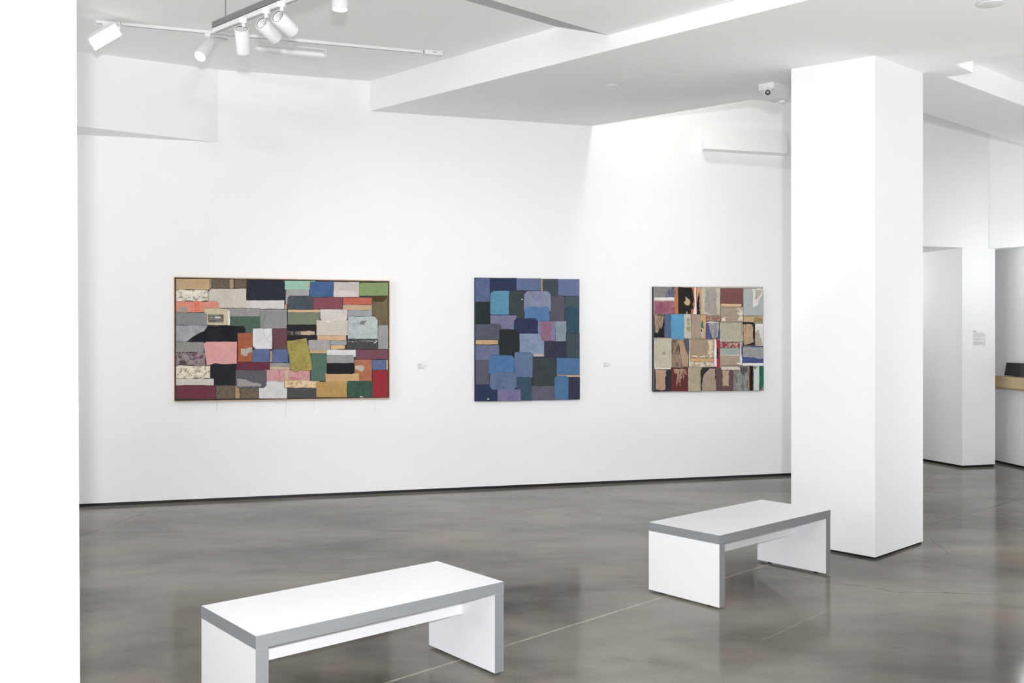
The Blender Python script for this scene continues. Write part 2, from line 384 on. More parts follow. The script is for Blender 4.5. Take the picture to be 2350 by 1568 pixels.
for nm, loc, en, cl in (('void_fill', (1.75, 9.35, 4.75), 30, (1, .97, .90)), ('niche_fill', (6.12, 10.9, 2.5), 6, (.97, .985, 1))):  # unseen point fills added to brighten the wall wedge and the niche
    cl_ = bpy.data.lights.new(nm, 'POINT'); cl_.energy = en; cl_.color = cl; cl_.shadow_soft_size = .08
    co_ = bpy.data.objects.new(nm, cl_); C.objects.link(co_); co_.location = loc
# long white beam face between the low ceiling and the upper one
nrm = Vector((-bd.y, bd.x, 0))
if nrm.dot(Vector((1, 1, 0))) < 0: nrm = -nrm
p0, p1 = LA - bd * .1, bEnd
lo = [lowp(p0), lowp(p1), lowp(p1 + nrm * .12), lowp(p0 + nrm * .12)]
bm = B(); prism(bm, [q + Vector((0, 0, .0005)) for q in lo], [Vector((q.x, q.y, TOP)) for q in lo])
for v in bm.verts: v.co -= nrm * .004
struct('trim_4', bm, M_trimw)
# upper ceiling and the second lower panel with its slanted reveal
def upp(v): return Vector((v[0], v[1], pz(UPP, v[0], v[1])))
Kc = at(1279, 62, 4.521 * H); U2 = on(UPP, 1065, 0)
udir = (U2 - Kc); udir.z = 0; U3 = Kc + udir * 7
wl = wall_x(-4.6 * H); fcr = Vector((Kc.x, Kc.y, 0))
K2 = on(LOWP, 1305, 54); K1 = on(LOWP, 1127, 0); kd = K1 - K2; K3 = K2 + kd * 7
# corner of the panel on the beam plane
def hitbeam(px, py): return hit(px, py, LA, nrm)
Lc = hitbeam(1398, 81)
Uc = upp(Kc - bd * 0)
u_ring = [upp(LA - WN * .05 - bd * .05), upp(Uc), upp(U3), upp(Vector((-9.0, U3.y, 0))), upp(wl - WN * .05)]
slab('ceiling', u_ring, .05, M_ceil)
pl3 = [Lc, K2, K3]
LcE = LA + bd * (9.4 * H); LcE = Vector((LcE.x, LcE.y, pz(LOWP, LcE.x, LcE.y)))
pan = [Lc, lowp(K2, LOWP), lowp(K3, LOWP), lowp(Vector((LcE.x, min(K3.y, LcE.y) - .2, 0)), LOWP), LcE]
slab('ceiling', pan, .05, M_ceil)
bm = B()
vs = [bm.verts.new(p) for p in (Uc, lowp(K2, LOWP), lowp(K3, LOWP), upp(U3))]; bm.faces.new(vs)
t1 = bm.verts.new(Lc); bm.faces.new((vs[0], t1, vs[1]))
bmesh.ops.solidify(bm, geom=bm.faces[:], thickness=-.02)
struct('trim_5', bm, M_trimw)

# square pillar
PB = Vector((1.6638 * H, 4.213 * H, 0)); pyaw = .7418; pu = Vector((math.cos(pyaw), math.sin(pyaw), 0)); pv = Vector((-pu.y, pu.x, 0))
pw, pd = .5037 * H, .4277 * H
bm = B(); prism(bm, *up([PB, PB + pu * pw, PB + pu * pw + pv * pd, PB + pv * pd], .016, pz(LOW, PB.x, PB.y) + .12))
o = struct('wall_pillar', bm, M_wall)
bm = B(); s = .01; prism(bm, *up([PB + (pu + pv) * s, PB + pu * (pw - s) + pv * s, PB + pu * (pw - s) + pv * (pd - s), PB + pu * s + pv * (pd - s)], 0, .018)); struct('baseboard_pillar', bm, M_gap)
# near column at the left edge of the view
ya = 1.95 * H
cr_t, cr_b = at(175, 0, ya), at(183.5, 1568, ya)
sl = (cr_t.x - cr_b.x) / (cr_t.z - cr_b.z)
def cx(z): return cr_b.x + sl * (z - cr_b.z)
bm = B()
lo = [Vector((cx(0), ya, 0)), Vector((cx(0) - .9, ya - .25, 0)), Vector((cx(0) - .9, ya + .5, 0)), Vector((cx(0) - .30, ya + .5, 0))]
hi = [Vector((p.x + cx(TOP) - cx(0), p.y, TOP)) for p in lo]
prism(bm, lo, hi); struct('wall_column_left', bm, M_wall)

# header and recess wall at the far right
h0 = Vector((3.804 * H, 7.325 * H, 0)); h1 = h0 + (Vector((3.971, 7.13, 0)) - Vector((3.804, 7.32, 0))).normalized() * 2.2
bm = B(); prism(bm, *up([h0, h1, Vector((9.5, h1.y, 0)), Vector((9.5, 13.2, 0)), h0 + Vector((.02, .3, 0)) + Vector((-.02, .9, 0))], DOORTOP - .005, TOP)); struct('trim_6', bm, M_wall)
n0, n1 = Vector((3.999 * H, 7.59 * H, 0)), Vector((4.024 * H, 7.226 * H, 0)); nd_ = (n1 - n0).normalized()
nb, nf = n0 - nd_ * .9, n1 + nd_ * 1.2
bm = B(); prism(bm, *up([nb, nf, nf + Vector((.35, 0, 0)), nb + Vector((.35, 0, 0))], GAP, DOORTOP - .004)); struct('wall_right', bm, M_wall)
bm = B(); e = Vector((.012, 0, 0)); prism(bm, *up([nb + e, nf + e, nf + Vector((.3, 0, 0)), nb + Vector((.3, 0, 0))], 0, GAP + .003)); struct('baseboard_right', bm, M_gap)

# ================================================================== ARTWORKS
def art_frame(off):
    def P2(px, py): return wall_px(px, py, off)
    return P2
def jitter_poly(pts, rnd, amp, seg, bb=None):
    out = []
    n = len(pts)
    for i in range(n):
        a, b = Vector(pts[i]), Vector(pts[(i + 1) % n]); L = (b - a).length; k = max(1, int(L / seg))
        edge = bb and any(abs(a[c] - m_) < 5 and abs(b[c] - m_) < 5 for c, m_ in ((0, bb[0]), (0, bb[1]), (1, bb[2]), (1, bb[3])))
        for j in range(k):
            q = a.lerp(b, j / k)
            if j and not edge: q = q + Vector((rnd.uniform(-amp, amp), rnd.uniform(-amp, amp)))
            out.append(q)
    return out
def patch_mesh(name, poly, P, z0, th, mat, parent, seam=1, rnd=None, inset=.0026):
    """a raised piece of cloth: poly in photo pixels on the artwork plane, sits at z0 over it"""
    pts = [P(x, y) for x, y in poly]
    # keep orientation consistent
    c = sum(pts, Vector()) / len(pts)
    area = sum((pts[i] - c).cross(pts[(i + 1) % len(pts)] - c).dot(WN) for i in range(len(pts)))
    if area < 0: pts = pts[::-1]
    bm = B(); b0 = [bm.verts.new(p + WN * z0) for p in pts]; b1 = [bm.verts.new(p + WN * (z0 + th)) for p in pts]
    n = len(pts)
    for i in range(n): f = bm.faces.new((b0[i], b0[(i + 1) % n], b1[(i + 1) % n], b1[i])); f.material_index = 1 if seam else 0
    inner = []
    for i in range(n):
        a, b, c_ = pts[i - 1], pts[i], pts[(i + 1) % n]
        n1_ = WN.cross((b - a).normalized()); n2_ = WN.cross((c_ - b).normalized()); m_ = n1_ + n2_
        m_ = m_ / max(m_.length, 1e-6); k_ = inset / max(.5, m_.dot(n1_))
        inner.append(bm.verts.new(b + m_ * k_ + WN * (z0 + th + .0012)))
    for i in range(n):
        f = bm.faces.new((b1[i], b1[(i + 1) % n], inner[(i + 1) % n], inner[i])); f.material_index = 1 if seam else 0
    bm.faces.new(inner)
    me = bpy.data.meshes.new(name); bm.to_mesh(me); bm.free()
    me.materials.append(mat); me.materials.append(M_seam if seam else mat)
    o = bpy.data.objects.new(name, me); C.objects.link(o)
    o.parent = parent; o.matrix_parent_inverse = parent.matrix_world.inverted(); return o
def rect_poly(u0, v0, u1, v1, cut):
    """cut: dict-like string, 'tl12' cuts, letters a=tl b=tr c=br d=bl followed by nothing; size fixed"""
    s = min(u1 - u0, v1 - v0) * .16
    p = []
    p += [(u0, v0 + s), (u0 + s, v0)] if 'a' in cut else [(u0, v0)]
    p += [(u1 - s, v0), (u1, v0 + s)] if 'b' in cut else [(u1, v0)]
    p += [(u1, v1 - s), (u1 - s, v1)] if 'c' in cut else [(u1, v1)]
    p += [(u0 + s, v1), (u0, v1 - s)] if 'd' in cut else [(u0, v1)]
    return p
def build_patches(root, items, xform, P, seed, names='cloth_patch', top=.0):
    rnd = random.Random(seed); last = None
    allp = [xform(u, v) for it in items for u, v in (rect_poly(*it[0], '') if len(it[0]) == 4 and not isinstance(it[0][0], (tuple, list)) else it[0])]
    bb = (min(p[0] for p in allp), max(p[0] for p in allp), min(p[1] for p in allp), max(p[1] for p in allp))
    for i, it in enumerate(items):
        geo, col = it[0], it[1]; c2 = it[2] if len(it) > 2 else None; kind = it[3] if len(it) > 3 else ('mottle' if c2 else 'plain')
        cut = it[4] if len(it) > 4 else ''; sub = it[5] if len(it) > 5 else ''
        lab = it[6] if len(it) > 6 else None
        poly = rect_poly(*geo, cut) if len(geo) == 4 and not isinstance(geo[0], (tuple, list)) else geo
        px = [xform(u, v) for u, v in poly]
        px = jitter_poly(px, rnd, .55 if kind != 'torn' and sub != 'x' else 1.3, 9 if sub != 'x' else 4, bb)
        z0 = .0006 + i * .00016
        mat = cloth(col, c2, kind)
        if sub == 'x' and last:
            o = patch_mesh('torn_area', px, P, z0 + .0045, .0008, mat, last, 0, rnd, .0012)
        else:
            o = patch_mesh(names, px, P, z0, .0032, mat, root, 0 if sub == 'n' else 1, rnd); last = o
        if lab: o['label'] = lab
LZ = lambda u, v: (380 + u / 4.9, 620 + v / 4.9)
RZ = lambda u, v: (640 + u / 4.9, 620 + v / 4.9)
def Rr(*g):   # right-zoom coordinates to left-zoom ones
    return tuple(x + 260 * 4.9 if i % 2 == 0 else x for i, x in enumerate(g))
def Rp(pts): return [(x + 260 * 4.9, y) for x, y in pts]

# --- framed long collage ---
def flat_box_on_wall(px0, py0, px1, py1):
    """corner points on the wall plane from the four photo corners"""
def quad_solid(bm, q, z0, z1): prism(bm, [p + WN * z0 for p in q], [p + WN * z1 for p in q])
def wz(quad, off):  # quad of photo corners (tl,tr,br,bl) -> upright rectangle on plane at off, corners snapped level
    P = [wall_px(x, y, off) for x, y in quad]
    s0 = (P[0].dot(WD) + P[3].dot(WD)) / 2; s1 = (P[1].dot(WD) + P[2].dot(WD)) / 2
    zt = (P[0].z + P[1].z) / 2; zb = (P[2].z + P[3].z) / 2
    base = P[0] - WD * P[0].dot(WD); base.z = 0
    return [base + WD * s + Vector((0, 0, z)) - WN * off for s, z in ((s0, zt), (s1, zt), (s1, zb), (s0, zb))]
OFF = .055
q = wz([(399, 633.5), (895.5, 646), (893.5, 916), (399, 921)], OFF)
root = thing('framed_collage', 'long framed patchwork collage of many coloured cloth scraps in thin wooden frame', 'artwork', (q[0] + q[2]) / 2 - Vector((0, 0, 0)), 0)
fw = .008
def inset_q(q, d):
    return [q[0] + WD * d - Vector((0, 0, d)), q[1] - WD * d - Vector((0, 0, d)), q[2] - WD * d + Vector((0, 0, d)), q[3] + WD * d + Vector((0, 0, d))]
qi = inset_q(q, fw)
bm = B()
for i in range(4):
    a, b, c, d = q[i], q[(i + 1) % 4], qi[(i + 1) % 4], qi[i]
    prism(bm, [p + WN * .002 for p in (a, b, c, d)], [p + WN * (OFF + .004) for p in (a, b, c, d)])
mesh_obj('frame', bm, M_framewood, root)
bm = B(); quad_solid(bm, inset_q(q, fw * .6), .003, .02); mesh_obj('backing', bm, M_gap, root)
qc = inset_q(q, fw + .012)
bm = B(); quad_solid(bm, qc, .02, OFF - .012); mesh_obj('panel', bm, simple('dark_panel', (70, 66, 64), .9), root, False)
P1 = art_frame(OFF - .012)
items = [
 ((115,95,500,222),(196,160,115)), ((500,98,520,208),(178,150,115)), ((520,98,712,208),(128,112,92),(72,64,54),'tweed'), ((716,100,768,208),(175,140,100)), ((775,102,912,208),(128,112,92),(70,62,52),'tweed'),
 ((115,222,478,352),(232,222,202),(165,152,130),'torn'), ((478,207,910,430),(200,190,178),None,'plain','a'),
 ((905,338,1338,438),(207,203,199)), ((1108,340,1138,434),(215,200,180),None,'plain','','n'),
 ((912,112,1342,340),(38,44,53),None,'plain','b'), ((1338,380,1365,440),(190,150,120)),
 ((115,352,597,477),(236,140,118),(225,125,98),'mottle','b'), ((322,354,374,475),(236,105,72),(240,140,110),'streak','','x'),
 ([(140,475),(150,430),(200,408),(240,415),(238,474)],(165,155,145),None,'plain','','x'),
 ((700,428,1065,530),(168,164,162),(128,122,122),'tweed'),
 ((430,430,722,622),(203,187,150),None,'plain','b'), ((700,455,724,622),(232,226,210),None,'plain','','n'),
 ((115,475,468,622),(132,134,136),None,'plain','b'),
 ((728,520,1075,727),(70,100,80),None,'plain','c'),
 ((1062,440,1368,660),(140,138,138)),
 ((115,620,472,808),(165,168,177),(142,144,154),'mottle'),
 ([(238,805),(300,752),(368,712),(432,684),(470,630),(520,626),(560,640),(600,620),(880,628),(900,660),(900,706),(808,710),(805,808),(440,815)],(22,26,31),(32,36,42),'mottle'),
 ((978,655,1200,892),(212,212,215),None,'plain','d'),
 ((1195,658,1368,892),(105,63,70),None,'plain','d'),
 ((808,705,980,1035),(175,88,52),(160,76,44),'mottle'), ([(850,880),(905,885),(940,868),(978,872),(975,925),(930,935),(915,965),(880,970),(850,950)],(178,165,150),None,'plain','','x'),
 ((115,808,432,925),(158,156,152),(128,125,122),'tweed'),
 ((115,922,452,1072),(150,138,138),(110,72,86),'torn','b'), ([(150,1068),(155,1035),(190,1018),(228,1035),(232,1068)],(78,76,80),None,'plain','','x'),
 ([(425,830),(455,805),(805,803),(805,1055),(660,1062),(560,1050),(460,1075)],(226,152,150)),
 ((972,888,1172,1038),(88,107,156),(74,92,138),'mottle','a'), ((1172,905,1198,1035),(185,150,118)), ((1197,890,1378,1042),(88,107,156),(74,92,138),'mottle'),
 ((800,1035,1170,1127),(110,42,62)), ((1170,1042,1402,1088),(162,158,154),(130,126,122),'tweed'), ((1170,1085,1402,1128),(196,172,138)),
 ((115,1073,505,1220),(232,222,196),(170,155,126),'torn'),
 ((115,1218,545,1298),(203,198,188)), ((115,1298,567,1450),(116,50,62)),
 ([(505,1085),(540,1052),(650,1062),(800,1053),(800,1295),(545,1292),(545,1215),(505,1210)],(35,36,41)),
 ((568,1295,782,1447),(132,114,92),(74,66,55),'tweed'), ((782,1300,834,1447),(172,138,98)), ((836,1325,1048,1447),(132,114,92),(74,66,55),'tweed'),
 ((1112,1120,1345,1252),(212,148,150),(200,125,128),'mottle'), ((1048,1248,1370,1447),(208,206,205)),
 ((785,1125,1138,1330),(88,90,98),None,'plain','cd'), ([(802,1225),(890,1228),(960,1258),(1080,1285),(1075,1308),(805,1310)],(165,162,160),(140,136,134),'tweed','','x'),
 (Rr(75,195,340,385),(158,155,155)), (Rr(62,118,412,222),(142,190,166),(150,196,172),'mottle'), (Rp([(300,122),(330,140),(345,175),(348,205),(305,195),(320,160)]),(196,165,128),None,'plain','','x'),
 (Rr(345,130,615,307),(62,98,152),(52,84,136),'mottle'),
 (Rr(612,133,905,307),(196,183,178)), (Rr(612,228,900,303),(206,192,188),None,'plain','','n'),
 (Rr(1045,290,1228,618),(112,102,70),(98,88,56),'mottle'), (Rp([(1028,290),(1228,290),(1205,330),(1170,362),(1050,358)]),(74,60,30)),
 (Rr(897,140,1228,292),(126,151,92),None,'plain','a'),
 (Rr(385,305,718,443),(136,68,80)), (Rr(98,288,387,443),(62,72,82),(76,86,94),'mottle','ab'),
 (Rr(718,308,1047,394),(195,90,70)), (Rr(715,390,1047,455),(158,158,140)), (Rr(730,397,1030,448),(200,160,118),None,'plain','','n'),
 (Rr(770,450,1047,522),(152,155,160)),
 (Rr(97,478,462,624),(120,131,106),(106,117,92),'tweed'), (Rr(98,443,465,480),(208,168,125)),
 (Rr(418,560,805,738),(200,190,176),None,'plain','b'), (Rr(463,440,770,572),(206,196,190),None,'plain','cd'), (Rp([(515,575),(600,572),(545,588)]),(240,240,238),None,'plain','','n'),
 (Rr(88,612,420,790),(34,35,41)), (Rr(97,687,402,730),(110,100,92),(40,40,42),'torn','','x'), (Rr(245,687,402,728),(190,160,135),None,'plain','','x'),
 (Rr(428,733,758,792),(206,166,126)), (Rr(573,790,762,843),(150,156,160)), (Rr(575,842,742,892),(216,170,116)),
 (Rr(345,895,573,940),(196,158,116)), (Rr(330,785,573,902),(162,156,156)),
 (Rr(760,770,1115,893),(68,68,71)), (Rp([(775,805),(850,800),(1100,790),(1105,822),(1050,824),(1090,800),(850,806)]),(200,192,180),(68,68,71),'torn','','x'),
 (Rr(773,520,1112,775),(180,190,188),(148,168,176),'mottle','b'), (Rp([(905,590),(930,572),(985,560),(945,618),(918,610)]),(128,112,106),None,'plain','','x'),
 (Rr(1112,617,1228,893),(150,150,153)),
 (Rr(535,893,865,980),(212,210,211)), (Rr(535,953,845,1052),(146,146,146),None,'plain','b'), (Rr(862,893,1228,1006),(120,68,82)),
 (Rr(845,1006,1045,1255),(186,108,72),(172,94,60),'mottle'), (Rp([(850,1080),(900,1070),(960,1085),(945,1142),(900,1128),(860,1115)]),(190,175,158),None,'plain','','x'),
 (Rr(1045,1006,1200,1124),(92,112,156),(78,96,140),'mottle'), (Rr(1200,1006,1226,1122),(190,155,118)),
 (Rr(0,1122,350,1250),(214,150,152),(190,112,118),'mottle'), (Rr(66,1125,112,1232),(198,172,140),None,'plain','','x'),
 (Rr(60,1240,455,1328),(226,196,148),(190,150,98),'torn'),
 (Rr(355,938,535,1252),(74,108,90),None,'plain','c'),
 (Rr(520,1155,902,1277),(206,158,104)), (Rr(535,1045,847,1172),(25,28,32),None,'plain','c'),
 (Rr(90,1325,420,1438),(72,73,76)), (Rr(418,1255,765,1432),(190,146,78),(178,132,64),'mottle'), (Rr(765,1245,1065,1432),(48,80,64),(58,92,74),'mottle'),
 (Rp([(900,1412),(960,1428),(915,1432)]),(235,235,232),None,'plain','','n'),
 (Rr(1050,1122,1226,1430),(166,35,48)),
 (Rp([(90,795),(160,790),(310,762),(328,850),(355,960),(378,1115),(350,1132),(240,1128),(180,1152),(125,1110),(112,980),(92,880)]),(168,152,62),(140,122,58),'mottle'),
]
build_patches(root, items, LZ, P1, 5)
# printed label on the buff patch
lab_c = [wall_px(*LZ(x, y), OFF - .012) for x, y in ((478,500),(653,500),(651,588),(482,588))]
bm = B(); prism(bm, [p + WN * .006 for p in lab_c], [p + WN * .0105 for p in lab_c]); lb = mesh_obj('printed_label', bm, simple('dark_label_print', (92, 90, 86), .8), root)
bm = B(); rnd = random.Random(3)
def bars(bm, x0, x1, y, h, P, off, o, words=True):
    x = x0
    while x < x1:
        w = min(rnd.uniform(9, 26), x1 - x)
        c = [P(*LZ(a, b), off) for a, b in ((x, y), (x + w, y), (x + w, y + h), (x, y + h))]
        prism(bm, [p + WN * o for p in c], [p + WN * (o + .0004) for p in c]); x += w + 4
for x0_, x1_, y_, h_ in ((492,600,507,6), (492,540,527,13), (492,645,551,6), (568,645,571,6)): bars(bm, x0_, x1_, y_, h_, wall_px, OFF - .012, .0105)
mesh_obj('small_print', bm, simple('pale_print', (168, 164, 156), .8), lb)
txt = bpy.data.curves.new('label_word', 'FONT'); txt.body = 'SKIN'; txt.size = .028; txt.extrude = .0003; txt.offset = .0008
to = bpy.data.objects.new('label_word', txt); C.objects.link(to)
bpy.context.view_layer.update()
dg = bpy.context.evaluated_depsgraph_get(); me = bpy.data.meshes.new_from_object(to.evaluated_get(dg)); bpy.data.objects.remove(to)
tw = bpy.data.objects.new('label_word', me); C.objects.link(tw); me.materials.clear(); me.materials.append(M_paper)
pp = wall_px(*LZ(553, 543), OFF - .012) + WN * .0112
tw.matrix_world = Matrix.Translation(pp) @ Matrix(((WD.x, 0, WN.x, 0), (WD.y, 0, WN.y, 0), (0, 1, 0, 0), (0, 0, 0, 1)))
sx = (wall_px(*LZ(618, 543), OFF - .012) - wall_px(*LZ(553, 543), OFF - .012)).length
w_ = max(v.co.x for v in me.vertices); k = sx / w_
mw = tw.matrix_world @ Matrix.Scale(k, 4)
me.transform(Matrix.Scale(k, 4)); tw.parent = lb; tw.matrix_parent_inverse = lb.matrix_world.inverted()
# loose threads
rnd = random.Random(8)
def thread(pts, off):
    bm = B(); ps = [wall_px(x, y, off) for x, y in pts]
    P_ = []
    for i in range(len(ps) - 1):
        for j in range(5): P_.append(ps[i].lerp(ps[i + 1], j / 5) + WD * rnd.uniform(-.002, .002))
    P_.append(ps[-1]); tube(bm, P_, .0006, 4); return bm
for pts in ([(497,905),(498,935),(497,945)], [(625,912),(635,927),(650,925),(655,912)], [(654,905),(656,930),(655,958)], [(718,900),(720,925),(720,940)], [(858,905),(860,925),(860,948)],
            [(610,720),(602,745),(608,775),(622,790)], [(735,770),(742,800),(748,815)], [(802,790),(801,810)], [(842,800),(846,825)], [(500,905),(520,880)], [(560,720),(566,750)], [(840,850),(832,880)]):
    mesh_obj('loose_thread', thread(pts, OFF - .002), M_thread, root)

# --- blue collage ---
OFF2 = .04
BZ = lambda u, v: (1070 + u / 4.9, 620 + v / 4.9)
q = wz([BZ(98,86), BZ(1268,106), BZ(1275,1455), BZ(100,1477)], OFF2)
root = thing('blue_collage', 'unframed collage of blue and indigo cloth book covers, middle of the wall', 'artwork', (q[0] + q[2]) / 2)
bm = B(); quad_solid(bm, q, .002, OFF2); mesh_obj('canvas', bm, cloth((52, 58, 92)), root)
items = [
 ((98,88,265,358),(88,102,148),(76,90,136),'mottle'), ((262,90,565,235),(42,50,86)), ((562,95,842,232),(92,108,152)), ((840,98,860,238),(192,165,115)), ((860,100,1032,285),(60,72,82)), ((1030,103,1270,292),(94,110,156)),
 ((482,235,655,545),(55,66,68)), ((1105,290,1270,455),(64,82,92)), ((1105,412,1270,715),(47,80,100),(40,70,92),'mottle'),
 ((102,358,268,608),(36,46,48)), ((935,282,1105,578),(92,86,102),(76,72,90),'tweed','b'),
 ((268,232,482,502),(75,140,178),(84,150,172),'mottle','a'), ((290,500,545,520),(38,56,96)), ((268,508,565,668),(120,120,154),(108,108,146),'mottle'), 
 ((646,235,950,465),(128,142,168),(118,122,158),'mottle','ab'), ((652,412,935,578),(74,118,174),None,'plain','ab'),
 ((802,575,1003,800),(128,118,158)), ((838,582,945,796),(150,88,110),(125,112,152),'streak','','x'), ((1000,572,1125,805),(132,150,165),(120,136,152),'mottle'),
 ((535,542,802,714),(42,50,86),None,'plain','ab'),
 ((100,840,370,1012),(100,110,145)), ((100,605,395,785),(84,88,104),(74,78,94),'mottle','b'), ((103,787,358,838),(205,170,120),(190,150,105),'mottle'),
 ((595,712,875,972),(130,150,180),(112,130,165),'mottle','b'), ((750,942,872,972),(190,170,155),None,'plain','','n'),
 ((368,670,595,987),(35,44,46),None,'plain','bc'), ((1118,715,1272,985),(60,76,86)),
 ((875,800,1118,975),(50,52,74),None,'plain','ab'), ((1118,700,1130,985),(52,64,76),None,'plain','','n'),
 ((103,1010,256,1288),(92,90,106),(84,84,100),'tweed'), ((103,1285,350,1475),(40,52,88)),
 ((540,922,747,1212),(84,110,154),(98,118,150),'mottle','b'), ((250,957,540,1168),(70,118,174),(64,106,162),'mottle','ab'),
 ((565,1200,738,1468),(46,74,94),(54,84,102),'mottle','b'), ((735,1300,990,1462),(94,90,110),(84,82,104),'mottle'),
 ((260,1148,567,1348),(92,114,152),(80,100,140),'mottle','abcd'), ((345,1340,612,1472),(120,115,158),(108,102,150),'mottle'),
 ((745,985,1010,1302),(54,64,68),None,'plain','bc'), ((806,990,812,1300),(30,36,40),None,'plain','','n'),
 ((1010,985,1272,1178),(66,116,168),(72,104,152),'mottle'), ((1018,1177,1272,1204),(205,165,132)), ((1150,1204,1274,1455),(48,52,76)), ((988,1185,1150,1458),(68,114,160),None,'plain','ab'),
 ([(232,1455),(238,1444),(250,1444),(257,1455)],(240,240,238),None,'plain','','n'), ([(617,325),(632,325),(632,335),(617,335)],(230,225,215),None,'plain','','n'),
]
build_patches(root, items, BZ, art_frame(OFF2), 9)

